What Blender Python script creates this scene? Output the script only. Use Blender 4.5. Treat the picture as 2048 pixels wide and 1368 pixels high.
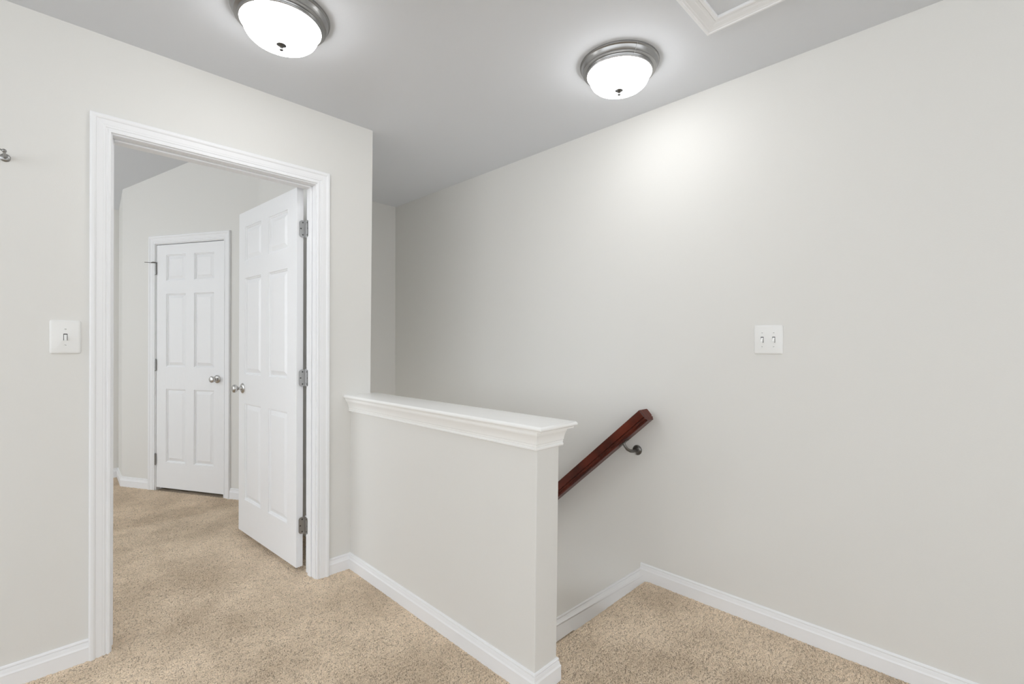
import bpy, math, random
from mathutils import Vector, Matrix

# ------------------------------------------------------------------ scene, camera, light
for o in list(bpy.data.objects):
    bpy.data.objects.remove(o)
sc = bpy.context.scene
COL = sc.collection
random.seed(7)

EYE = 1.2222
YAW, ROLL = 0.77931, 0.0024
F = Vector((math.cos(YAW), math.sin(YAW), 0))
R = Vector((math.sin(YAW), -math.cos(YAW), 0))
U = Vector((0, 0, 1))
R2 = math.cos(ROLL) * R + math.sin(ROLL) * U
U2 = -math.sin(ROLL) * R + math.cos(ROLL) * U
cam = bpy.data.cameras.new('camera')
cam.sensor_width = 36.0
cam.lens = 944.1454 / 2048 * 36
cam.shift_y = 5.6067 / 2048
cam.clip_start = 0.02
co = bpy.data.objects.new('camera', cam)
COL.objects.link(co)
m = Matrix.Identity(4)
for i, v in enumerate((R2, U2, -F)):
    for k in range(3):
        m[k][i] = v[k]
m[2][3] = EYE
co.matrix_world = m
sc.camera = co

# soft daylight from the open rooms behind and to the left of the photographer
w = bpy.data.worlds.new('daylight')
sc.world = w
w.use_nodes = True
bg = w.node_tree.nodes['Background']
bg.inputs['Color'].default_value = (0.94, 0.98, 1.02, 1)
bg.inputs['Strength'].default_value = 3.05
LAMP_GLOW = 14.5          # strength of the two glass ceiling bowls

# added fill light, out of view, brightening the stairwell from below
lw = bpy.data.lights.new('stairwell_fill', 'POINT')
lw.energy = 14
lw.color = (1.0, 0.99, 0.98)
lw.shadow_soft_size = 0.15
lo = bpy.data.objects.new('stairwell_fill', lw)
lo.location = (1.80, 3.30, -1.15)
COL.objects.link(lo)

sc.view_settings.view_transform = 'Standard'
sc.view_settings.look = 'None'
sc.view_settings.gamma = 1.0
sc.view_settings.exposure = 0.0
sc.view_settings.use_curve_mapping = False
sc.cycles.max_bounces = 12
sc.cycles.diffuse_bounces = 8
sc.cycles.use_denoising = True

# ------------------------------------------------------------------ measured layout (metres)
YA = 2.4577      # face of the wall with the bedroom door
YA2 = YA + 0.118
XB = 2.2487      # face of the long right wall
YF = 3.676       # wall at the far end of the stairwell
H = 2.44         # ceiling
XH0, XH1 = 1.2255, 1.3455   # half wall
YH = 1.091       # free end of the half wall
YN = 1.240       # edge of the top stair
JL, JR, JH = 0.2190, 1.0315, 2.056   # clear opening of the bedroom door
CW = 0.0635      # casing width
BEDX = 1.229     # wall on the right inside the bedroom
YBK = 5.65       # back wall of the bedroom
def vault(y):    # the bedroom ceiling slopes
    return 2.459 - 0.245 * (y - YBK)

# ------------------------------------------------------------------ materials
def new_mat(name, color, rough=0.5, metal=0.0, spec=0.5):
    mt = bpy.data.materials.new(name)
    mt.use_nodes = True
    b = mt.node_tree.nodes['Principled BSDF']
    b.inputs['Base Color'].default_value = (*color, 1)
    b.inputs['Roughness'].default_value = rough
    b.inputs['Metallic'].default_value = metal
    b.inputs['Specular IOR Level'].default_value = spec
    return mt, mt.node_tree.nodes, mt.node_tree.links, b

def bump(nodes, links, b, height, strength, dist):
    bp = nodes.new('ShaderNodeBump')
    bp.inputs['Strength'].default_value = strength
    bp.inputs['Distance'].default_value = dist
    links.new(height, bp.inputs['Height'])
    links.new(bp.outputs['Normal'], b.inputs['Normal'])

def noise(nodes, links, scale, detail=2, coord='Object', stretch=None):
    tc = nodes.new('ShaderNodeTexCoord')
    n = nodes.new('ShaderNodeTexNoise')
    n.inputs['Scale'].default_value = scale
    n.inputs['Detail'].default_value = detail
    src = tc.outputs[coord]
    if stretch:
        mp = nodes.new('ShaderNodeMapping')
        mp.inputs['Scale'].default_value = stretch
        links.new(src, mp.inputs['Vector'])
        src = mp.outputs['Vector']
    links.new(src, n.inputs['Vector'])
    return n

def paint(name, color, rough, relief, scale=260):
    mt, N, L, b = new_mat(name, color, rough, 0, 0.3)
    n = noise(N, L, scale, 2)
    bump(N, L, b, n.outputs['Fac'], relief, 0.0006)
    return mt

M = {}
M['wall'] = paint('wall_paint', (0.745, 0.738, 0.712), 0.62, 0.35)
M['ceiling'] = paint('ceiling_paint', (0.705, 0.726, 0.758), 0.85, 0.3)
M['trim'] = paint('trim_paint', (0.85, 0.857, 0.87), 0.38, 0.05)
M['cap'] = paint('cap_paint', (0.90, 0.90, 0.885), 0.22, 0.05)
M['plastic'] = new_mat('switch_plastic', (0.80, 0.80, 0.785), 0.3)[0]
M['dark'] = new_mat('dark_gap', (0.05, 0.05, 0.05), 0.8)[0]

# door skin: white paint over embossed wood grain
mt, N, L, b = new_mat('door_paint', (0.85, 0.857, 0.87), 0.36)
n = noise(N, L, 60, 4, 'Object', (1.0, 1.0, 0.055))
wv = N.new('ShaderNodeMath'); wv.operation = 'SINE'
ml = N.new('ShaderNodeMath'); ml.operation = 'MULTIPLY'; ml.inputs[1].default_value = 42
L.new(n.outputs['Fac'], ml.inputs[0]); L.new(ml.outputs[0], wv.inputs[0])
bump(N, L, b, wv.outputs[0], 0.16, 0.0011)
M['door'] = mt

# brushed nickel
mt, N, L, b = new_mat('brushed_nickel', (0.60, 0.59, 0.575), 0.27, 1.0)
n = noise(N, L, 400, 2)
bump(N, L, b, n.outputs['Fac'], 0.05, 0.0003)
M['nickel'] = mt
M['pan'] = new_mat('satin_nickel', (0.34, 0.336, 0.33), 0.30, 1.0)[0]
M['finial'] = new_mat('finial_metal', (0.15, 0.148, 0.145), 0.28, 1.0)[0]
M['steel'] = new_mat('hinge_steel', (0.36, 0.36, 0.355), 0.33, 1.0)[0]
M['pewter'] = new_mat('bracket_pewter', (0.17, 0.165, 0.155), 0.36, 1.0)[0]
M['screw'] = new_mat('screw_dark', (0.10, 0.10, 0.10), 0.4, 0.8)[0]

# cherry-stained handrail
mt, N, L, b = new_mat('cherry_wood', (0.1, 0.02, 0.01), 0.34, 0, 0.3)
n = noise(N, L, 45, 5, 'Object', (1.0, 0.16, 0.16))
cr = N.new('ShaderNodeValToRGB')
cr.color_ramp.elements[0].position = 0.33
cr.color_ramp.elements[0].color = (0.040, 0.0055, 0.0022, 1)
cr.color_ramp.elements[1].position = 0.68
cr.color_ramp.elements[1].color = (0.135, 0.021, 0.008, 1)
L.new(n.outputs['Fac'], cr.inputs['Fac'])
L.new(cr.outputs['Color'], b.inputs['Base Color'])
M['cherry'] = mt

# frosted glass bowl of the ceiling lights, lit from within
mt, N, L, b = new_mat('lit_frosted_glass', (0.95, 0.95, 0.95), 0.3)
b.inputs['Emission Color'].default_value = (0.985, 0.99, 1.0, 1)
b.inputs['Emission Strength'].default_value = LAMP_GLOW
M['glow'] = mt

# carpet: backing surface and yarn tufts share the colour field, pile-lean shading painted in
def carpet(name, tuft):
    mt, N, L, b = new_mat(name, (0.4, 0.3, 0.2), 0.95, 0, 0.1)
    geo = N.new('ShaderNodeNewGeometry')
    big = N.new('ShaderNodeTexNoise'); big.inputs['Scale'].default_value = 2.6; big.inputs['Detail'].default_value = 4
    big.inputs['Roughness'].default_value = 0.6
    L.new(geo.outputs['Position'], big.inputs['Vector'])
    cr = N.new('ShaderNodeValToRGB')
    cr.color_ramp.elements[0].position = 0.34; cr.color_ramp.elements[0].color = (0.62, 0.505, 0.380, 1)
    cr.color_ramp.elements[1].position = 0.66; cr.color_ramp.elements[1].color = (0.85, 0.715, 0.560, 1)
    L.new(big.outputs['Fac'], cr.inputs['Fac'])
    hs = N.new('ShaderNodeHueSaturation')
    L.new(cr.outputs['Color'], hs.inputs['Color'])
    mr = N.new('ShaderNodeMapRange')
    mr.inputs['To Min'].default_value = 0.84 if tuft else 0.42  # backing kept darker: shade in the tuft gaps put into its colour
    mr.inputs['To Max'].default_value = 1.12 if tuft else 0.9
    if tuft:
        oi = N.new('ShaderNodeObjectInfo')
        L.new(oi.outputs['Random'], mr.inputs['Value'])
    else:
        fine = N.new('ShaderNodeTexNoise'); fine.inputs['Scale'].default_value = 170; fine.inputs['Detail'].default_value = 2
        L.new(geo.outputs['Position'], fine.inputs['Vector'])
        L.new(fine.outputs['Fac'], mr.inputs['Value'])
        mr.inputs['From Min'].default_value = 0.3; mr.inputs['From Max'].default_value = 0.7
        bump(N, L, b, fine.outputs['Fac'], 1.0, 0.006)
    L.new(mr.outputs['Result'], hs.inputs['Value'])
    L.new(hs.outputs['Color'], b.inputs['Base Color'])
    return mt
M['carpet'] = carpet('carpet_backing', False)
M['yarn'] = carpet('carpet_yarn', True)

# ------------------------------------------------------------------ helpers
ORG = {}
def link(o, parent, org):
    COL.objects.link(o)
    org = Vector(org)
    if parent is not None:
        o.parent = parent
        o.location = org - ORG[parent.name]
    else:
        o.location = org
    ORG[o.name] = org
    return o

def obj(name, geo, mat, parent=None, org=None, smooth=None):
    """one mesh object; geo = (verts, faces) in world coordinates"""
    vs, fs = geo
    if org is None:
        org = ORG[parent.name] if parent is not None else (0, 0, 0)
    org = Vector(org)
    me = bpy.data.meshes.new(name)
    me.from_pydata([Vector(v) - org for v in vs], [], fs)
    me.materials.append(mat)
    if smooth is not None:
        for p in me.polygons:
            p.use_smooth = True
        me.set_sharp_from_angle(angle=math.radians(smooth))
    me.update()
    return link(bpy.data.objects.new(name, me), parent, org)

def recalc(o):
    import bmesh
    bm = bmesh.new(); bm.from_mesh(o.data)
    bmesh.ops.recalc_face_normals(bm, faces=bm.faces)
    bm.to_mesh(o.data); bm.free()
    return o

def empty(name, org, parent=None):
    return link(bpy.data.objects.new(name, None), parent, org)

def structure(o, label=None):
    o['kind'] = 'structure'
    if label:
        o['label'] = label
    return o

def thing(o, label, cat, group=None):
    o['label'] = label; o['category'] = cat
    if group:
        o['group'] = group
    return o

def bev(o, width, seg=2):
    md = o.modifiers.new('edge', 'BEVEL')
    md.width = width; md.segments = seg; md.limit_method = 'ANGLE'; md.angle_limit = math.radians(40)
    md.harden_normals = False
    return o

def join(*gs):
    vs, fs = [], []
    for v, f in gs:
        k = len(vs)
        vs += list(v)
        fs += [[i + k for i in q] for q in f]
    return vs, fs

def box(x0, x1, y0, y1, z0, z1):
    vs = [(x, y, z) for x in (x0, x1) for y in (y0, y1) for z in (z0, z1)]
    return vs, [(0, 1, 3, 2), (4, 6, 7, 5), (0, 4, 5, 1), (2, 3, 7, 6), (0, 2, 6, 4), (1, 5, 7, 3)]

def prism(pts, vec):
    """closed outline (list of 3d points) pushed along vec"""
    n = len(pts); vec = Vector(vec)
    vs = [Vector(p) for p in pts] + [Vector(p) + vec for p in pts]
    fs = [list(range(n))[::-1], list(range(n, 2 * n))]
    fs += [[i, (i + 1) % n, n + (i + 1) % n, n + i] for i in range(n)]
    return vs, fs

def skin(rings, close=True, caps=True):
    """quads between successive rings of equal length"""
    n = len(rings[0]); vs = [v for r in rings for v in r]; fs = []
    for k in range(len(rings) - 1):
        for i in range(n if close else n - 1):
            j = (i + 1) % n
            fs.append([k * n + i, k * n + j, (k + 1) * n + j, (k + 1) * n + i])
    if caps:
        fs.append(list(range(n))[::-1])
        fs.append([(len(rings) - 1) * n + i for i in range(n)])
    return vs, fs

def lathe(profile, org, axis, seg=32):
    """profile: (radius, distance along axis)"""
    axis = Vector(axis).normalized(); org = Vector(org)
    t = Vector((0, 0, 1)) if abs(axis.z) < 0.9 else Vector((1, 0, 0))
    a = axis.cross(t).normalized(); b = axis.cross(a)
    rings = []
    for r, d in profile:
        r = max(r, 1e-5)
        rings.append([org + axis * d + (a * math.cos(q) + b * math.sin(q)) * r for q in [2 * math.pi * i / seg for i in range(seg)]])
    return skin(rings)

def tube(pts, radius, seg=12):
    pts = [Vector(p) for p in pts]
    rings = []; prev = None
    for i, p in enumerate(pts):
        d = (pts[min(i + 1, len(pts) - 1)] - pts[max(i - 1, 0)]).normalized()
        if prev is None:
            t = Vector((0, 0, 1)) if abs(d.z) < 0.9 else Vector((1, 0, 0))
            a = d.cross(t).normalized()
        else:
            a = (prev - d * prev.dot(d)).normalized()
        prev = a; b = d.cross(a)
        r = radius[i] if isinstance(radius, (list, tuple)) else radius
        rings.append([p + (a * math.cos(q) + b * math.sin(q)) * r for q in [2 * math.pi * k / seg for k in range(seg)]])
    return skin(rings)

# ------------------------------------------------------------------ mouldings
BASE = [(0, -0.012), (0.0125, -0.012), (0.0125, 0.0465), (0.0132, 0.0480), (0.0122, 0.0500), (0.0098, 0.0545), (0.0082, 0.0620),
        (0.0072, 0.0660), (0.0055, 0.0668), (0.0055, 0.0690), (0.0070, 0.0702), (0.0072, 0.0735), (0.0052, 0.0775), (0.0, 0.0793)]

def baseboard(name, path, normals_out, label=None, parent=None, profile=BASE, slopes=None):
    """sweep the baseboard profile along wall points; normals_out[i] = unit offset direction (mitred) at point i"""
    rings = []
    for p, nn in zip(path, normals_out):
        p = Vector(p); nn = Vector(nn)
        rings.append([p + nn * t + Vector((0, 0, z)) for t, z in profile])
    o = obj(name, skin(rings), M['trim'], parent, org=path[0] if parent is None else None)
    recalc(o)
    return structure(o, label) if parent is None else o

# casing profile: (u from the opening outwards, thickness)
CASE = [(0, 0), (0, 0.0085), (0.0015, 0.0100), (0.0085, 0.0105), (0.0105, 0.0080), (0.0150, 0.0085), (0.0170, 0.0108), (0.0235, 0.0112),
        (0.0250, 0.0120), (0.0440, 0.0132), (0.0465, 0.0160), (0.0510, 0.0178), (0.0590, 0.0180), (0.0620, 0.0165), (0.0635, 0.0135), (0.0635, 0)]

def casing_set(parent, org, along, out, x0, x1, zt, zb=-0.008):
    """two side casings and a head casing around an opening; along/out: unit vectors of the wall"""
    org, along, out = Vector(org), Vector(along), Vector(out)
    def P(x, z, t):
        return org + along * x + out * t + Vector((0, 0, z))
    for side, xi in ((-1, x0), (1, x1)):
        r0 = [P(xi + side * u, zb, t) for u, t in CASE]
        r1 = [P(xi + side * u, zt + u, t) for u, t in CASE]
        recalc(obj('side_casing', skin([r0, r1]), M['trim'], parent))
    r0 = [P(x0 - u, zt + u, t) for u, t in CASE]
    r1 = [P(x1 + u, zt + u, t) for u, t in CASE]
    recalc(obj('head_casing', skin([r0, r1]), M['trim'], parent))

def obox(org, along, out, s0, s1, t0, t1, z0, z1):
    """box in a wall's own frame"""
    org, along, out = Vector(org), Vector(along), Vector(out)
    vs = [org + along * s + out * t + Vector((0, 0, z)) for s in (s0, s1) for t in (t0, t1) for z in (z0, z1)]
    return vs, [(0, 1, 3, 2), (4, 6, 7, 5), (0, 4, 5, 1), (2, 3, 7, 6), (0, 2, 6, 4), (1, 5, 7, 3)]

# ================================================================== LARGE STRUCTURE
SIDE_BLOCK_H = 0.80
XL, YB = -3.0, -3.2            # how far the hall goes on behind the camera

# wall with the bedroom door
def lean(z):                    # the corner by the stairs is slightly out of plumb
    return 1.3370 + 0.0077 * z
jt = 0.019
pts = [(XL, YA, -0.02), (JL - jt, YA, -0.02), (JL - jt, YA, JH + jt), (JR + jt, YA, JH + jt), (JR + jt, YA, -0.02),
       (lean(0), YA, -0.02), (lean(3.25), YA, 3.25), (XL, YA, 3.25)]
wl = obj('wall_left', prism(pts, (0, YA2 - YA, 0)), M['wall'], org=(XL, YA, 0))
recalc(wl); bev(wl, 0.003)
structure(wl, 'off-white painted wall with the bedroom doorway')

# right wall runs past the landing and down the stairwell
wr = obj('wall_right', box(XB, XB + 0.12, YB, YF + 0.12, -3.0, H + 0.06), M['wall'], org=(XB, YB, 0))
structure(wr, 'long off-white wall beside the stairs')
wb = obj('wall_back', box(BEDX, XB, YF, YF + 0.12, -0.30, H + 0.06), M['wall'], org=(BEDX, YF, 0))  # cut off below floor level to let extra light into the stairwell
structure(wb, 'off-white wall at the far end of the stairwell')

# wall between bedroom and stairwell, and the stairwell side below the floor
pts = [(BEDX, YA2, -0.02), (BEDX, YF, -0.02), (BEDX, YF, 3.25), (BEDX, YA2, 3.25)]
wi = obj('wall_inner', prism(pts, (0.118, 0, 0)), M['wall'], org=(BEDX, YA2, 0))
recalc(wi); structure(wi, 'off-white bedroom wall behind the open door')
wi2 = obj('wall_inner', box(BEDX, BEDX + 0.118, YF + 0.12, 3.9925, -0.02, 3.25), M['wall'], org=(BEDX, YF + 0.12, 0))
structure(wi2, 'off-white bedroom wall meeting the angled closet wall')
ws = obj('wall_lower', box(XH1 - 0.115, XH1 - 0.002, YN - 0.02, YF, -3.0, -0.03), M['wall'], org=(XH1, YN, -3))
structure(ws, 'stairwell side wall below the half wall')

# half wall with its moulded cap
def hend(z):
    return 1.0975 - 0.0115 * z
pts = [(XH0, hend(-0.1), -0.1), (XH0, YA + 0.001, -0.1), (XH0, YA + 0.001, 0.93), (XH0, hend(0.93), 0.93)]
hw = obj('wall_half', prism(pts, (XH1 - XH0, 0, 0)), M['wall'], org=(XH0, YH, 0))
recalc(hw); bev(hw, 0.003)
structure(hw, 'waist-high off-white half wall guarding the stairs')

# unseen low walls behind and left, added to cut light near the floor
for nm, g in (('light_block_rear', box(XL, XB, YB - 0.12, YB, -0.02, 1.20)), ('light_block_side', box(XL - 0.12, XL, YB, YA, -0.02, SIDE_BLOCK_H)), ('light_block_bed', box(XL - 0.12, XL, YA2, YBK, -0.02, 0.55))):
    structure(obj(nm, g, M['wall'], org=(g[0][0][0], g[0][0][1], 0)), 'unseen low off-white wall added to block light near the floor')

# hall ceiling (hole for the attic hatch), bedroom ceiling
HX0, HX1, HY0, HY1 = 1.10, 1.8360, -0.10, 0.7515      # outside of the hatch trim
hx0, hx1, hy0, hy1 = HX0 + 0.050, HX1 - 0.050, HY0 + 0.050, HY1 - 0.050
cz0, cz1 = H, H + 0.06
ce = obj('ceiling', join(
    box(XL, hx0, YB, YA, cz0, cz1), box(hx1, XB, YB, YA, cz0, cz1),
    box(hx0, hx1, YB, hy0, cz0, cz1), box(hx0, hx1, hy1, YA, cz0, cz1),
    box(lean(H) - 0.004, XB, YA, YF, cz0, cz1)), M['ceiling'], org=(0, 0, H))
structure(ce, 'flat white hall ceiling')
yb0 = YA2 - 0.01
pts = [(XL, yb0, vault(yb0)), (XL, YBK, vault(YBK)), (XL, YBK, vault(YBK) + 0.08), (XL, yb0, vault(yb0) + 0.08)]
cb = obj('ceiling', prism(pts, (BEDX + 0.10 - XL, 0, 0)), M['ceiling'], org=(XL, YA2, 2.46))
recalc(cb); structure(cb, 'sloping white bedroom ceiling')

# floors
fl = obj('floor', join(box(XL, XH1 - 0.001, YB, YA2 + 0.02, -0.12, -0.006), box(XH1 - 0.001, XB, YB, YN - 0.018, -0.12, -0.006),
                       box(XL, BEDX + 0.05, YA2 + 0.02, YBK, -0.12, -0.006), box(BEDX + 0.05, XB, 4.0, YBK, -0.12, -0.006)), M['carpet'], org=(0, 0, 0))
structure(fl, 'tan carpeted floor of hall and bedroom')

# the bedroom's back wall and the angled closet wall
wk = obj('wall_back', box(XL, XB, YBK, YBK + 0.12, -0.02, 2.60), M['wall'], org=(XL, YBK, 0))
structure(wk, 'off-white back wall of the bedroom')
CO = Vector((0.5347, 5.2590, 0))
CD = Vector((0.4792, -0.8777, 0))                 # along the angled wall
CN = Vector((-0.8777, -0.4792, 0))                # its face normal
DS0, DS1, DZH = 0.3877, 1.1077, 2.056             # clear opening of the closet door
CEND = 1.448
def cpt(s, t, z):
    return CO + CD * s + CN * t + Vector((0, 0, z))
pts = [cpt(0, 0, -0.02), cpt(DS0 - jt, 0, -0.02), cpt(DS0 - jt, 0, DZH + jt), cpt(DS1 + jt, 0, DZH + jt), cpt(DS1 + jt, 0, -0.02),
       cpt(CEND, 0, -0.02), cpt(CEND, 0, vault(cpt(CEND, 0, 0).y) + 0.03), cpt(0, 0, vault(CO.y) + 0.03)]
wc = obj('wall_angled', prism(pts, -CN * 0.115), M['wall'], org=CO)
recalc(wc); structure(wc, 'angled off-white wall around the closet door')
pts = [(CO.x, CO.y, -0.02), (CO.x + 0.014, YBK, -0.02), (CO.x + 0.115, YBK, -0.02), (CO.x + 0.10, CO.y + 0.052, -0.02)]
wg = obj('wall_corner', prism(pts, (0, 0, 2.62)), M['wall'], org=CO)
recalc(wg); bev(wg, 0.006); structure(wg, 'short return of the closet wall to the back wall')
cl = obj('wall_closet', box(BEDX + 0.1, BEDX + 0.7, 3.99, YBK, -0.02, 3.0), M['wall'], org=(1.3, 4, 0))
structure(cl, 'closet interior behind the closet door')

# stairs going down behind the half wall
st = empty('floor_stairs', (XH1, YN, 0)); structure(st, 'carpeted stairs going down')
rise, run = 0.200, 0.2275
for k in range(1, 10):
    z = -rise * k - 0.060
    y0 = YN + run * (k - 1) - 0.018
    obj('stair_step', box(XH1 - 0.002, XB, y0, y0 + run + 0.02, z - 0.25, z), M['carpet'], st)
obj('stair_landing', box(XH1 - 0.002, XB, YN + run * 9 - 0.018, YF, -2.4, -2.01), M['carpet'], st)

# ------------------------------------------------------------------ carpet pile: real yarn tufts
def pile(name, regions, density, size, parent):
    vs, fs = [], []
    for g in regions:
        v, f = g; k = len(vs)
        vs += v; fs += [[i + k for i in q] for q in f]
    o = obj(name, (vs, fs), M['carpet'], parent)
    o['kind'] = 'stuff'
    ng = bpy.data.node_groups.new(name + '_tufts', 'GeometryNodeTree')
    ng.interface.new_socket('Geometry', in_out='INPUT', socket_type='NodeSocketGeometry')
    ng.interface.new_socket('Geometry', in_out='OUTPUT', socket_type='NodeSocketGeometry')
    N, L = ng.nodes, ng.links
    gi, go = N.new('NodeGroupInput'), N.new('NodeGroupOutput')
    dp = N.new('GeometryNodeDistributePointsOnFaces')
    dp.distribute_method = 'RANDOM'
    dp.inputs['Density'].default_value = density
    dp.inputs['Seed'].default_value = 3
    ico = N.new('GeometryNodeMeshIcoSphere')
    ico.inputs['Radius'].default_value = 1.0
    ico.inputs['Subdivisions'].default_value = 2
    tr = N.new('GeometryNodeTransform')
    tr.inputs['Scale'].default_value = (size * 1.15, size * 0.66, size * 1.35)
    sm = N.new('GeometryNodeSetShadeSmooth')
    sm2 = N.new('GeometryNodeSetMaterial'); sm2.inputs['Material'].default_value = M['yarn']
    ins = N.new('GeometryNodeInstanceOnPoints')
    # the pile leans in slow drifts, as brushed carpet does
    nz = N.new('ShaderNodeTexNoise'); nz.inputs['Scale'].default_value = 3.0; nz.inputs['Detail'].default_value = 2
    ma = N.new('ShaderNodeMath'); ma.operation = 'MULTIPLY_ADD'; ma.inputs[1].default_value = 1.6; ma.inputs[2].default_value = -0.75
    rn = N.new('FunctionNodeRandomValue'); rn.data_type = 'FLOAT_VECTOR'
    rn.inputs['Min'].default_value = (-0.5, -0.5, -0.7); rn.inputs['Max'].default_value = (0.5, 0.5, 0.7)
    cx = N.new('ShaderNodeCombineXYZ')
    cx.inputs['X'].default_value = 0.55
    ad = N.new('ShaderNodeVectorMath'); ad.operation = 'ADD'
    rs = N.new('FunctionNodeRandomValue'); rs.data_type = 'FLOAT'
    rs.inputs[2].default_value = 0.75; rs.inputs[3].default_value = 1.25
    rot = N.new('FunctionNodeRotateRotation'); rot.rotation_space = 'LOCAL'
    e2r = N.new('FunctionNodeEulerToRotation')
    jn = N.new('GeometryNodeJoinGeometry')
    L.new(gi.outputs[0], dp.inputs['Mesh'])
    L.new(ico.outputs['Mesh'], tr.inputs['Geometry'])
    L.new(tr.outputs[0], sm.inputs[0]); L.new(sm.outputs[0], sm2.inputs['Geometry'])
    L.new(dp.outputs['Points'], ins.inputs['Points'])
    L.new(sm2.outputs[0], ins.inputs['Instance'])
    L.new(nz.outputs[0], ma.inputs[0]); L.new(ma.outputs[0], cx.inputs['Z'])
    L.new(cx.outputs[0], ad.inputs[0]); L.new(rn.outputs[0], ad.inputs[1])
    L.new(ad.outputs[0], e2r.inputs[0])
    L.new(dp.outputs['Rotation'], rot.inputs[0]); L.new(e2r.outputs[0], rot.inputs[1])
    L.new(rot.outputs[0], ins.inputs['Rotation'])
    # tufts stand in rows along the door wall; between the rows they sink
    ps = N.new('GeometryNodeInputPosition')
    st_ = N.new('ShaderNodeVectorMath'); st_.operation = 'MULTIPLY'; st_.inputs[1].default_value = (30.0, 95.0, 20.0)
    rw = N.new('ShaderNodeTexNoise'); rw.inputs['Scale'].default_value = 1.0; rw.inputs['Detail'].default_value = 1.0
    mp = N.new('ShaderNodeMapRange')
    mp.inputs['From Min'].default_value = 0.36; mp.inputs['From Max'].default_value = 0.56
    mp.inputs['To Min'].default_value = 0.52; mp.inputs['To Max'].default_value = 1.08
    mm = N.new('ShaderNodeMath'); mm.operation = 'MULTIPLY'
    L.new(ps.outputs[0], st_.inputs[0]); L.new(st_.outputs[0], rw.inputs['Vector'])
    L.new(rw.outputs[0], mp.inputs['Value'])
    L.new(rs.outputs[1], mm.inputs[0]); L.new(mp.outputs[0], mm.inputs[1])
    L.new(mm.outputs[0], ins.inputs['Scale'])
    L.new(gi.outputs[0], jn.inputs[0]); L.new(ins.outputs[0], jn.inputs[0])
    L.new(jn.outputs[0], go.inputs[0])
    md = o.modifiers.new('pile', 'NODES'); md.node_group = ng
    return o

def sheet(x0, x1, y0, y1, z=-0.0055):
    return [(x0, y0, z), (x1, y0, z), (x1, y1, z), (x0, y1, z)], [(0, 1, 2, 3)]

# the landing carpet rolls over the top stair
nose = []
ring = [(YN - 0.30, -0.0055), (YN - 0.022, -0.0055), (YN - 0.008, -0.010), (YN, -0.020), (YN + 0.001, -0.034), (YN - 0.010, -0.046), (YN - 0.018, -0.052), (YN - 0.019, -0.190)]
rows = [[(XH1, y, z), (XB - 0.009, y, z)] for y, z in ring]
vs = [p for r in rows for p in r]
nose = (vs, [[2 * i, 2 * i + 1, 2 * i + 3, 2 * i + 2] for i in range(len(ring) - 1)])
pile('carpet_pile', [sheet(-0.35, XH0 - 0.012, 0.65, YA), sheet(JL, JR, YA, YA2), sheet(XH0 - 0.012, XB - 0.013, 0.05, YN - 0.30), sheet(XH0 - 0.012, XH1, YN - 0.30, YH - 0.011), nose], 78000, 0.0024, fl)
pile('carpet_pile', [sheet(-0.35, BEDX - 0.012, YA2, 3.995),
                     ([(-0.35, 3.995, -0.0055), (1.215, 3.995, -0.0055), (0.60, 5.12, -0.0055), (0.528, 5.255, -0.0055), (0.535, YBK - 0.01, -0.0055), (-0.35, YBK - 0.01, -0.0055)], [(0, 1, 2, 3, 4, 5)])],
     60000, 0.0027, fl)

# ------------------------------------------------------------------ baseboards
zero = (0, 0, 0)
baseboard('baseboard_left', [(XL, YA, 0), (JL - 0.0055 - CW, YA, 0)], [(0, -1, 0)] * 2, 'white baseboard left of the bedroom door')
baseboard('baseboard_center', [(JR + 0.0055 + CW, YA, 0), (XH0, YA, 0)], [(0, -1, 0), (-1, -1, 0)], 'short white baseboard between door and half wall')
baseboard('baseboard_half', [(XH0, YA, 0), (XH0, hend(0.03), 0), (XH1, hend(0.03), 0), (XH1, YN - 0.03, 0)],
          [(-1, -1, 0), (-1, -1, 0), (1, -1, 0), (1, 0, 0)], 'white baseboard around the half wall')
baseboard('baseboard_right', [(XB, YB, 0), (XB, YN + 0.022, 0)], [(-1, 0, 0)] * 2, 'white baseboard along the right wall')
# sloping skirt board beside the stairs: moulded top, deep plain face
slope = 0.8785
SK = [(0, -0.42), (0.0125, -0.42), (0.0125, 0.0)] + [(t, z - 0.0465) for t, z in BASE[3:]]
SK = [(0, -0.42), (0.0105, -0.42), (0.0105, -0.006), (0.0135, -0.002), (0.0135, 0.004), (0.0105, 0.008), (0.0085, 0.020), (0.0075, 0.030), (0.0050, 0.0315), (0.0050, 0.035), (0.0075, 0.037), (0.0075, 0.044), (0.0, 0.050)]
y0 = YN + 0.006; ln = 2.2
z0 = 0.020
rings = []
for yy in (y0, y0 + ln):
    zz = z0 - slope * (yy - y0)
    rings.append([Vector((XB - t, yy, zz + z)) for t, z in SK])
sk = obj('baseboard_stairs', skin(rings), M['trim'], org=(XB, y0, 0)); recalc(sk)
structure(sk, 'sloping white skirt board beside the stairs')
obj('end_block', box(XB - 0.0128, XB, YN - 0.020, YN + 0.0225, -0.055, -0.0005), M['trim'], sk)
# bedroom baseboards
b1 = baseboard('baseboard_bedroom', [(XL, YBK, 0), (CO.x + 0.014, YBK, 0), tuple(CO), tuple(cpt(DS0 - 0.0055 - CW, 0, 0))],
               [(0, -1, 0), (-1, -1, 0), (-1, -0.54, 0), tuple(CN)], 'white baseboard of the bedroom back wall')
baseboard('baseboard_closet', [tuple(cpt(DS1 + 0.0055 + CW, 0, 0)), tuple(cpt(CEND, 0, 0)), (BEDX, YA2 + 0.08, 0)],
          [tuple(CN), (-1.0, -0.25, 0), (-1, 0, 0)], 'white baseboard right of the closet door')

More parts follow.
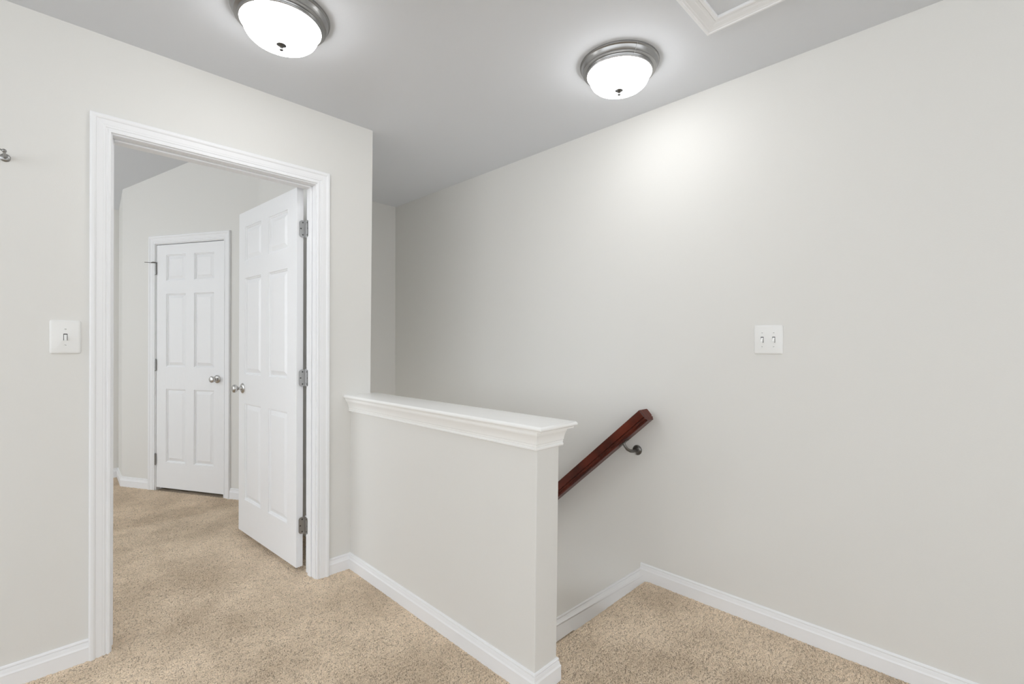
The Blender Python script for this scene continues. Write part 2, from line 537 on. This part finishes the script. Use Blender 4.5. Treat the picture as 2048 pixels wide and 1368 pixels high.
# ------------------------------------------------------------------ half-wall cap
cap = empty('trim_1', (XH0, YH, 0.855)); structure(cap, 'white moulded cap on the half wall')
OS, OE = 0.0430, 0.0610        # overhang of the cap board: sides, free end
def cap_ring(off, z, e=None, rt=None):
    e = off if e is None else e
    rt = off - 0.006 if rt is None else rt
    return [(XH0 - off, YA, z), (XH0 - off, YH - e, z), (XH1 + rt, YH - e, z), (XH1 + rt, YA, z)]
prof = [(-0.012, 0.9235), (-0.0105, 0.9235), (-0.0085, 0.9305), (-0.003, 0.9310), (-0.0005, 0.9345), (0.0, 0.9375), (-0.0012, 0.9420), (-0.0045, 0.9455), (-0.0095, 0.9470)]
cb_ = obj('cap_board', skin([cap_ring(OS + d, z, OE + d) for d, z in prof]), M['cap'], cap, smooth=50); recalc(cb_)
md_ = [(0.0, 0.8550), (0.0085, 0.8550), (0.0115, 0.8585), (0.0115, 0.8630), (0.0080, 0.8665), (0.0095, 0.8680), (0.0105, 0.8765), (0.0130, 0.8780),
       (0.0140, 0.8840), (0.0165, 0.8930), (0.0205, 0.9020), (0.0245, 0.9090), (0.0275, 0.9135), (0.0275, 0.9165), (0.0310, 0.9170), (0.0310, 0.9238), (0.0, 0.9238)]
cm = obj('cap_moulding', skin([cap_ring(d, z, None, 0.0160 if d > 0 else 0.0) for d, z in md_]), M['cap'], cap, smooth=35); recalc(cm)

# ================================================================== DOORS
def door_leaf(name, org, along, out, W, z0, z1, cols, hand, label):
    """six-panel moulded leaf. org = face corner at the hinge side; along = hinge->latch; out = normal of the visible face"""
    org, along, out = Vector(org), Vector(along), Vector(out)
    T = 0.035
    rowsz = [(0.235, 0.848), (1.032, 1.641), (1.750, 1.966)]
    def P(s, t, z):
        return org + along * s + out * t + Vector((0, 0, z))
    ss = [0, cols[0][0], cols[0][1], cols[1][0], cols[1][1], W]
    zs = [z0] + [v for r in rowsz for v in r] + [z1]
    vs, fs = [], []
    def quad(a, b, c, d):
        k = len(vs); vs.extend([a, b, c, d]); fs.append([k, k + 1, k + 2, k + 3])
    steps = [(0.0, 0.0), (0.0020, 0.0045), (0.0065, 0.0055), (0.0100, 0.0110), (0.0120, 0.0125)]
    panels = []
    for face, tf, sg in ((0, 0.0, 1), (1, -T, -1)):
        for i in range(len(ss) - 1):
            for j in range(len(zs) - 1):
                s0, s1, a0, a1 = ss[i], ss[i + 1], zs[j], zs[j + 1]
                if i in (1, 3) and j in (1, 3, 5):
                    for (i0, d0), (i1, d1) in zip(steps, steps[1:]):
                        r0 = [P(s0 + i0, tf - sg * d0, a0 + i0), P(s1 - i0, tf - sg * d0, a0 + i0), P(s1 - i0, tf - sg * d0, a1 - i0), P(s0 + i0, tf - sg * d0, a1 - i0)]
                        r1 = [P(s0 + i1, tf - sg * d1, a0 + i1), P(s1 - i1, tf - sg * d1, a0 + i1), P(s1 - i1, tf - sg * d1, a1 - i1), P(s0 + i1, tf - sg * d1, a1 - i1)]
                        for q in range(4):
                            quad(r0[q], r0[(q + 1) % 4], r1[(q + 1) % 4], r1[q])
                    if face == 0:
                        panels.append((s0, s1, a0, a1))
                else:
                    quad(P(s0, tf, a0), P(s1, tf, a0), P(s1, tf, a1), P(s0, tf, a1))
    for (a, b) in (((0, z0), (W, z0)), ((W, z0), (W, z1)), ((W, z1), (0, z1)), ((0, z1), (0, z0))):
        quad(P(a[0], 0, a[1]), P(b[0], 0, b[1]), P(b[0], -T, b[1]), P(a[0], -T, a[1]))
    leaf = obj(name, (vs, fs), M['door'], org=org)
    import bmesh
    bm = bmesh.new(); bm.from_mesh(leaf.data)
    bmesh.ops.remove_doubles(bm, verts=bm.verts, dist=1e-5)
    bmesh.ops.recalc_face_normals(bm, faces=bm.faces)
    bm.to_mesh(leaf.data); bm.free()
    structure(leaf, label)
    for s0, s1, a0, a1 in panels:
        i0, i1 = 0.0120, 0.0375
        rings = []
        for ii, tt in ((i1, -0.0015), (i0, -0.0125), (i0, -T + 0.0125), (i1, -T + 0.0015)):
            rings.append([P(s0 + ii, tt, a0 + ii), P(s1 - ii, tt, a0 + ii), P(s1 - ii, tt, a1 - ii), P(s0 + ii, tt, a1 - ii)])
        recalc(obj('panel', skin(rings), M['door'], leaf))
    # knobs on both faces
    for sg, base in ((1, 0.0), (-1, -T)):
        c = P(W - 0.066, base, 0.941)
        ax = out * sg
        kn = obj('door_knob', lathe([(0.0, 0.006), (0.0125, 0.006), (0.0118, 0.012), (0.0098, 0.017), (0.0092, 0.027), (0.0125, 0.0315), (0.0190, 0.0350), (0.0235, 0.0405),
                                     (0.0255, 0.0470), (0.0250, 0.0530), (0.0225, 0.0580), (0.0165, 0.0612), (0.0, 0.0620)], c, ax, 36), M['nickel'], leaf, smooth=50)
        recalc(kn)
        rs = obj('rosette', lathe([(0.0, 0.0), (0.0320, 0.0), (0.0325, 0.003), (0.0310, 0.0052), (0.0275, 0.0062), (0.0255, 0.0090), (0.0180, 0.0110), (0.0, 0.0115)], c, ax, 36), M['nickel'], kn, smooth=50)
        recalc(rs)
    return leaf, P

# --- hall-to-bedroom door frame
fr = empty('trim_2', (JL, YA, 0)); structure(fr, 'white cased frame of the bedroom doorway')
casing_set(fr, (0, YA, 0), (1, 0, 0), (0, -1, 0), JL - 0.0055, JR + 0.0055, JH + 0.0055)
casing_set(fr, (0, YA2, 0), (1, 0, 0), (0, 1, 0), JL - 0.0055, JR + 0.0055, JH + 0.0055)
obj('side_jamb', box(JL - jt, JL, YA, YA2, -0.008, JH), M['trim'], fr)
obj('side_jamb', box(JR, JR + jt, YA, YA2, -0.008, JH), M['trim'], fr)
obj('head_jamb', box(JL - jt, JR + jt, YA, YA2, JH, JH + jt), M['trim'], fr)
sy0, sy1, sd = YA + 0.045, YA + 0.080, 0.0085
for g, nm in ((box(JL, JL + sd, sy0, sy1, -0.008, JH), 'stop_strip'), (box(JR - sd, JR, sy0, sy1, -0.008, JH), 'stop_strip'), (box(JL + sd, JR - sd, sy0, sy1, JH - sd, JH), 'stop_strip')):
    bev(obj(nm, g, M['trim'], fr), 0.003)

# --- open leaf
dv = Vector((-0.0648, 0.9979, 0)); dn = Vector((-0.9979, -0.0648, 0))
LW = 0.8195
leaf, P = door_leaf('door_1', (0.9880, 2.5970, 0), dv, dn, LW, 0.024, 2.063, [(0.1135, 0.3620), (0.4720, 0.7220)], 1,
                    'white six-panel bedroom door standing open')
def hinge(parent, c, pin, a_dir, a_norm, b_dir, b_norm, hgt=0.0895, stop=None):
    """butt hinge: pin axis vertical at `pin`; two leaves run from the pin along a_dir / b_dir"""
    pin = Vector(pin); a_dir, a_norm, b_dir, b_norm = map(Vector, (a_dir, a_norm, b_dir, b_norm))
    z = pin.z
    gs = []
    # knuckle of five barrels and finial tips
    kr = 0.0062
    prof = []
    n = 5; hh = hgt / n
    gs.append(lathe([(0, -0.006), (0.0045, -0.005), (0.0062, -0.001), (0.0062, 0)], pin - Vector((0, 0, hgt / 2)), (0, 0, 1), 14))
    for i in range(n):
        gs.append(lathe([(kr * 0.8, 0), (kr, 0.0008), (kr, hh - 0.0008), (kr * 0.8, hh)], pin + Vector((0, 0, -hgt / 2 + i * hh)), (0, 0, 1), 14))
    gs.append(lathe([(0.0062, 0), (0.0062, 0.001), (0.0045, 0.005), (0, 0.006)], pin + Vector((0, 0, hgt / 2)), (0, 0, 1), 14))
    h = obj('hinge', join(*gs), M['steel'], parent, org=pin, smooth=40); recalc(h)
    wd, r = 0.036, 0.014
    for d, nn in ((a_dir, a_norm), (b_dir, b_norm)):
        out = [(0.0, -hgt / 2), (wd - r, -hgt / 2)]
        out += [(wd - r + r * math.sin(q), -hgt / 2 + r - r * math.cos(q)) for q in [math.pi / 8 * k for k in range(1, 4)]]
        out += [(wd, -hgt / 2 + r), (wd, hgt / 2 - r)]
        out += [(wd - r + r * math.cos(q), hgt / 2 - r + r * math.sin(q)) for q in [math.pi / 8 * k for k in range(1, 4)]]
        out += [(wd - r, hgt / 2), (0.0, hgt / 2)]
        lf = obj('hinge_leaf', prism([pin + d * u + nn * 0.0002 + Vector((0, 0, v)) for u, v in out], nn * 0.0018), M['steel'], h); recalc(lf)
        for (u, v) in ((0.019, 0.033), (0.0285, 0.0), (0.019, -0.033)):
            sw = obj('screw', lathe([(0, 0), (0.0042, 0), (0.0040, 0.0009), (0.0, 0.0011)], pin + d * u + nn * 0.0019 + Vector((0, 0, v)), nn, 10), M['screw'], h); recalc(sw)
    return h
pin0 = Vector((1.0352, 2.5890, 0))
corner = Vector((0.9880, 2.5970, 0)) - dn * 0.035       # hinge-edge corner next to the pin
for zc in (1.845, 1.041, 0.246):
    pc = Vector((pin0.x, pin0.y, zc))
    # leaf A on the door edge (faces the hall), leaf B on the jamb
    e_dir = dn; e_nrm = -dv
    h = hinge(leaf, None, pc, (Vector((corner.x, corner.y, zc)) + dn * 0.030 - dv * 0.001 - pc).normalized(), e_nrm, Vector((-0.10, -0.995, 0)).normalized(), Vector((-0.995, 0.10, 0)).normalized())

# --- closet door and frame on the angled wall
fr2 = empty('trim_3', tuple(CO + CD * DS0)); structure(fr2, 'white cased frame of the closet door')
casing_set(fr2, CO, CD, CN, DS0 - 0.0055, DS1 + 0.0055, DZH + 0.0055)
obj('side_jamb', obox(CO, CD, CN, DS0 - jt, DS0, 0, -0.115, -0.008, DZH), M['trim'], fr2)
obj('side_jamb', obox(CO, CD, CN, DS1, DS1 + jt, 0, -0.115, -0.008, DZH), M['trim'], fr2)
obj('head_jamb', obox(CO, CD, CN, DS0 - jt, DS1 + jt, 0, -0.115, DZH, DZH + jt), M['trim'], fr2)
for s0, s1, a, b in ((DS0, DS0 + sd, -0.008, DZH), (DS1 - sd, DS1, -0.008, DZH), (DS0 + sd, DS1 - sd, DZH - sd, DZH)):
    obj('stop_strip', obox(CO, CD, CN, s0, s1, -0.041, -0.076, a, b), M['trim'], fr2)
CWD = DS1 - DS0 - 0.006
leaf2, P2 = door_leaf('door_2', cpt(DS0 + 0.003, -0.003, 0), CD, CN, CWD, 0.020, 2.050, [(0.1050, 0.3140), (0.4060, 0.6120)], 1,
                      'closed white six-panel closet door')
for zc in (1.853, 1.047, 0.256):
    pc = cpt(DS0 + 0.0005, 0.0052, zc)
    hinge(leaf2, None, pc, (-CN * 0.98 - CD * 0.05).normalized(), -CD, (-CN * 0.98 + CD * 0.05).normalized(), CD)
    if zc > 1.8:
        # hinge-pin door stop: collar and thin arm with rubber tip
        hz = zc + 0.046
        d = (CN * 0.75 - CD * 0.66).normalized()
        a = Vector(pc) + Vector((0, 0, 0.049))
        ds = obj('pin_stop', join(lathe([(0, 0), (0.008, 0), (0.008, 0.005), (0, 0.005)], a, (0, 0, 1), 16), tube([a + Vector((0, 0, 0.0025)), a + d * 0.018 + Vector((0, 0, 0.004)), a + d * 0.030], [0.006, 0.0055, 0.004], 10),
                 tube([a + d * 0.025 + Vector((0, 0, 0.001)), a + d * 0.075], 0.0022, 8)), M['pewter'], leaf2, smooth=40)
        recalc(ds)

# ================================================================== THINGS
# --- ceiling lights
PAN = [(0.0, 0.0), (0.1665, 0.0), (0.1680, 0.0030), (0.1672, 0.0075), (0.1645, 0.0100), (0.1625, 0.0110), (0.1600, 0.0175), (0.1570, 0.0245), (0.1545, 0.0280), (0.1555, 0.0300),
       (0.1550, 0.0325), (0.1510, 0.0340), (0.1430, 0.0355), (0.1415, 0.0400), (0.1428, 0.0425), (0.1420, 0.0450), (0.1375, 0.0470), (0.1345, 0.0440), (0.1325, 0.0380), (0.0, 0.0380)]
BOWL = [(0.1310, 0.0390), (0.1322, 0.0480), (0.1318, 0.0530), (0.1275, 0.0560), (0.1268, 0.0610), (0.1235, 0.0730), (0.1165, 0.0850), (0.1050, 0.0955), (0.0890, 0.1035), (0.0680, 0.1090), (0.0430, 0.1122), (0.0190, 0.1134), (0.0, 0.1136)]
FIN = [(0.0, 0.1115), (0.0165, 0.1118), (0.0172, 0.1140), (0.0140, 0.1165), (0.0085, 0.1190), (0.0060, 0.1220), (0.0046, 0.1250), (0.0066, 0.1275), (0.0072, 0.1305), (0.0056, 0.1335), (0.0, 0.1350)]
def ceiling_light(c, label):
    c = Vector((c[0], c[1], H))
    root = empty('ceiling_light', c)
    thing(root, label, 'ceiling light', 'round flush ceiling lights')
    recalc(obj('pan', lathe(PAN, c, (0, 0, -1), 96), M['pan'], root, smooth=35))
    recalc(obj('glass_bowl', lathe(BOWL, c, (0, 0, -1), 72), M['glow'], root, smooth=60))
    recalc(obj('finial', lathe(FIN, c, (0, 0, -1), 28), M['finial'], root, smooth=40))
    return root
ceiling_light((0.640, 1.833), 'round nickel ceiling light with lit glass bowl, above the bedroom door')
l2 = ceiling_light((1.783, 1.1115), 'round nickel ceiling light with lit glass bowl, near the long right wall')
# one thin white strand runs over its rim
strand = [(1.692, 0.9697, 2.4326), (1.6947, 0.9757, 2.4245), (1.6962, 0.9799, 2.415), (1.6978, 0.9853, 2.406), (1.7032, 0.9918, 2.4012)]
recalc(obj('white_strand', tube(strand, 0.0007, 6), M['plastic'], l2))

# --- attic hatch in the ceiling
ht = empty('attic_hatch', ((HX0 + HX1) / 2, (HY0 + HY1) / 2, H))
thing(ht, 'white framed attic hatch in the ceiling, cut off by the top edge', 'hatch')
hp = [(HX0, HY0), (HX1, HY0), (HX1, HY1), (HX0, HY1)]
cen = Vector(((HX0 + HX1) / 2, (HY0 + HY1) / 2, 0))
HPROF = [(0.0, 0.0150), (0.0020, 0.0175), (0.0100, 0.0180), (0.0120, 0.0150), (0.0180, 0.0140), (0.0200, 0.0128), (0.0400, 0.0116), (0.0420, 0.0105), (0.0510, 0.0100), (0.0530, 0.0085), (0.0560, 0.0110), (0.0645, 0.0115), (0.0660, 0.0100), (0.0660, 0.0012), (0.0, 0.0012)]
for i in range(4):
    p0, p1 = hp[i], hp[(i + 1) % 4]
    def corner_pt(p, u, t):
        sx = 1 if p[0] < cen.x else -1; sy = 1 if p[1] < cen.y else -1
        return Vector((p[0] + sx * u, p[1] + sy * u, H - t))
    recalc(obj('hatch_trim', skin([[corner_pt(p0, u, t) for u, t in HPROF], [corner_pt(p1, u, t) for u, t in HPROF]]), M['trim'], ht))
obj('hatch_panel', box(hx0 + 0.002, hx1 - 0.002, hy0 + 0.002, hy1 - 0.002, H - 0.001, H + 0.011), M['ceiling'], ht)

# --- light switches
def rrect(w, h, r, n=4):
    out = []
    for cx, cy, a0 in ((w / 2 - r, -h / 2 + r, -90), (w / 2 - r, h / 2 - r, 0), (-w / 2 + r, h / 2 - r, 90), (-w / 2 + r, -h / 2 + r, 180)):
        for k in range(n + 1):
            q = math.radians(a0 + 90 * k / n)
            out.append((cx + r * math.cos(q), cy + r * math.sin(q)))
    return out
def light_switch(name, c, along, out, w, h, gangs, ups, label):
    c, along, out = Vector(c), Vector(along), Vector(out)
    root = empty(name, c); thing(root, label, 'light switch')
    def P(u, v, t):
        return c + along * u + out * t + Vector((0, 0, v))
    rings = []
    for ins, t in ((0.0, 0.0), (0.0, 0.0025), (0.0012, 0.0045), (0.0038, 0.0062), (0.0075, 0.0068)):
        rings.append([P(u, v, t) for u, v in rrect(w - 2 * ins, h - 2 * ins, 0.0075 - ins * 0.5)])
    recalc(obj('cover_plate', skin(rings), M['plastic'], root, smooth=40))
    for u0, up in zip(gangs, ups):
        fr = obj('toggle_slot', join(obox(P(u0, 0, 0), along, out, -0.0056, 0.0056, 0.0060, 0.00715, -0.0125, 0.0125)), M['dark'], root)
        tilt = 0.0045 * (1 if up else -1)
        lo = [P(u0 + a, b, 0.0066) for a, b in ((-0.0043, -0.0100), (0.0043, -0.0100), (0.0043, 0.0100), (-0.0043, 0.0100))]
        mid = [P(u0 + a, b + tilt, 0.0115) for a, b in ((-0.0040, -0.0075), (0.0040, -0.0075), (0.0040, 0.0075), (-0.0040, 0.0075))]
        hi = [P(u0 + a, b + tilt * 2.4, 0.0185) for a, b in ((-0.0034, -0.0042), (0.0034, -0.0042), (0.0034, 0.0042), (-0.0034, 0.0042))]
        recalc(bev(obj('toggle', skin([lo, mid, hi]), M['plastic'], root), 0.0008))
        for dv_ in (0.0302, -0.0302):
            s = obj('screw', lathe([(0, 0.0064), (0.0036, 0.0064), (0.0034, 0.0076), (0.0015, 0.0081), (0, 0.0082)], P(u0, dv_, 0), out, 14), M['plastic'], root, smooth=40); recalc(s)
            q = random.uniform(-0.5, 0.5)
            d1 = along * math.cos(q) + Vector((0, 0, math.sin(q))); d2 = -along * math.sin(q) + Vector((0, 0, math.cos(q)))
            cc = P(u0, dv_, 0)
            sl = obj('screw_slot', ([cc + d1 * a + d2 * b + out * 0.0084 for a, b in ((-0.0026, -0.0005), (0.0026, -0.0005), (0.0026, 0.0005), (-0.0026, 0.0005))] +
                                    [cc + d1 * a + d2 * b + out * 0.0070 for a, b in ((-0.0026, -0.0005), (0.0026, -0.0005), (0.0026, 0.0005), (-0.0026, 0.0005))],
                                    [(0, 1, 2, 3), (7, 6, 5, 4), (0, 4, 5, 1), (1, 5, 6, 2), (2, 6, 7, 3), (3, 7, 4, 0)]), M['dark'], s)
    return root
light_switch('light_switch', (0.083, YA, 1.2475), (1, 0, 0), (0, -1, 0), 0.087, 0.127, [0.0], [False],
             'white single toggle light switch left of the bedroom door casing')
light_switch('light_switch', (XB, 0.6510, 1.2472), (0, -1, 0), (-1, 0, 0), 0.116, 0.126, [-0.0230, 0.0230], [False, False],
             'white double toggle light switch on the long right wall')

# --- cherry handrail with its bracket
hr = empty('handrail', (XB, 1.20, 0.86))
thing(hr, 'dark cherry wood handrail sloping down the stair wall on a metal bracket', 'handrail')
th = math.atan(0.895)
along = Vector((0, math.cos(th), -math.sin(th))); down = Vector((0, -math.sin(th), -math.cos(th))); side = Vector((1, 0, 0))
o0 = Vector((2.1600, 1.2045, 0.8970))             # centre of the top edge at the upper end
RP = [(-0.0385, 0.0), (0.0385, 0.0), (0.0420, 0.0030), (0.0430, 0.0070), (0.0430, 0.0370), (0.0415, 0.0405), (0.0360, 0.0415), (0.0355, 0.0450), (0.0395, 0.0460), (0.0405, 0.0495), (0.0385, 0.0530),
      (0.0310, 0.0560), (0.0300, 0.0630), (0.0280, 0.0640), (-0.0280, 0.0640), (-0.0300, 0.0630), (-0.0310, 0.0560), (-0.0385, 0.0530), (-0.0405, 0.0495), (-0.0395, 0.0460), (-0.0355, 0.0450), (-0.0360, 0.0415), (-0.0415, 0.0405), (-0.0430, 0.0370), (-0.0430, 0.0070), (-0.0420, 0.0030)]
rail = obj('rail', skin([[o0 + along * s + side * a + down * b for a, b in RP] for s in (0, 2.9)]), M['cherry'], hr, smooth=25); recalc(rail)
def bracket(sv):
    q = o0 + along * sv + down * 0.064
    rc = Vector((XB, q.y - 0.030, q.z - 0.046))
    br = obj('bracket', join(
        lathe([(0, 0), (0.0262, 0), (0.0268, 0.0030), (0.0255, 0.0060), (0.0215, 0.0095), (0.0150, 0.0120), (0.0, 0.0130)], rc, (-1, 0, 0), 32),
        lathe([(0, 0.010), (0.0085, 0.010), (0.0092, 0.018), (0.0080, 0.024), (0, 0.025)], rc, (-1, 0, 0), 20),
        tube([rc + Vector((-0.012, 0, 0)), rc + Vector((-0.040, 0.001, -0.001)), rc + Vector((-0.062, 0.006, 0.003)), rc + Vector((-0.078, 0.014, 0.013)), rc + Vector((-0.086, 0.022, 0.027)), Vector((q.x, q.y - 0.003, q.z - 0.008)), Vector((q.x, q.y, q.z + 0.002))], 0.0080, 12)), M['pewter'], hr, smooth=45)
    recalc(br)
    sd_ = [q + along * a + side * b + down * t for t in (-0.0005, 0.0035) for a, b in ((-0.03, -0.0135), (0.03, -0.0135), (0.03, 0.0135), (-0.03, 0.0135))]
    sdl = obj('saddle', (sd_, [(3, 2, 1, 0), (4, 5, 6, 7), (0, 1, 5, 4), (1, 2, 6, 5), (2, 3, 7, 6), (3, 0, 4, 7)]), M['pewter'], br)
    recalc(bev(sdl, 0.0015))
bracket(0.205)
bracket(2.2)

# --- little hook at the left edge
hk = empty('wall_hook', (-0.0735, YA, 1.881))
thing(hk, 'small metal hook with a round rosette high on the door wall, at the left edge', 'hook')
hc = Vector((-0.0735, YA, 1.881))
recalc(obj('rosette', lathe([(0, 0), (0.0140, 0), (0.0143, 0.003), (0.0125, 0.0055), (0.0085, 0.0075), (0.0, 0.008)], hc, (0, -1, 0), 32), M['steel'], hk, smooth=40))
recalc(obj('stem', join(tube([hc + Vector((0, -0.006, 0)), hc + Vector((0, -0.055, 0.001)), hc + Vector((0, -0.076, 0.002))], [0.0052, 0.0040, 0.0038], 16),
                        lathe([(0, 0), (0.0045, 0.001), (0.0066, 0.005), (0.0062, 0.009), (0.0035, 0.0125), (0, 0.0135)], hc + Vector((0, -0.074, 0.002)), (0, -1, 0.05), 24)), M['steel'], hk, smooth=50))
recalc(obj('arm', tube([hc + Vector((0.0, -0.078, 0.002)), hc + Vector((-0.012, -0.080, 0.006)), hc + Vector((-0.030, -0.080, 0.008)), hc + Vector((-0.046, -0.078, 0.002)), hc + Vector((-0.054, -0.076, -0.010))], [0.0030, 0.0028, 0.0026, 0.0026, 0.0030], 12), M['steel'], hk, smooth=50))
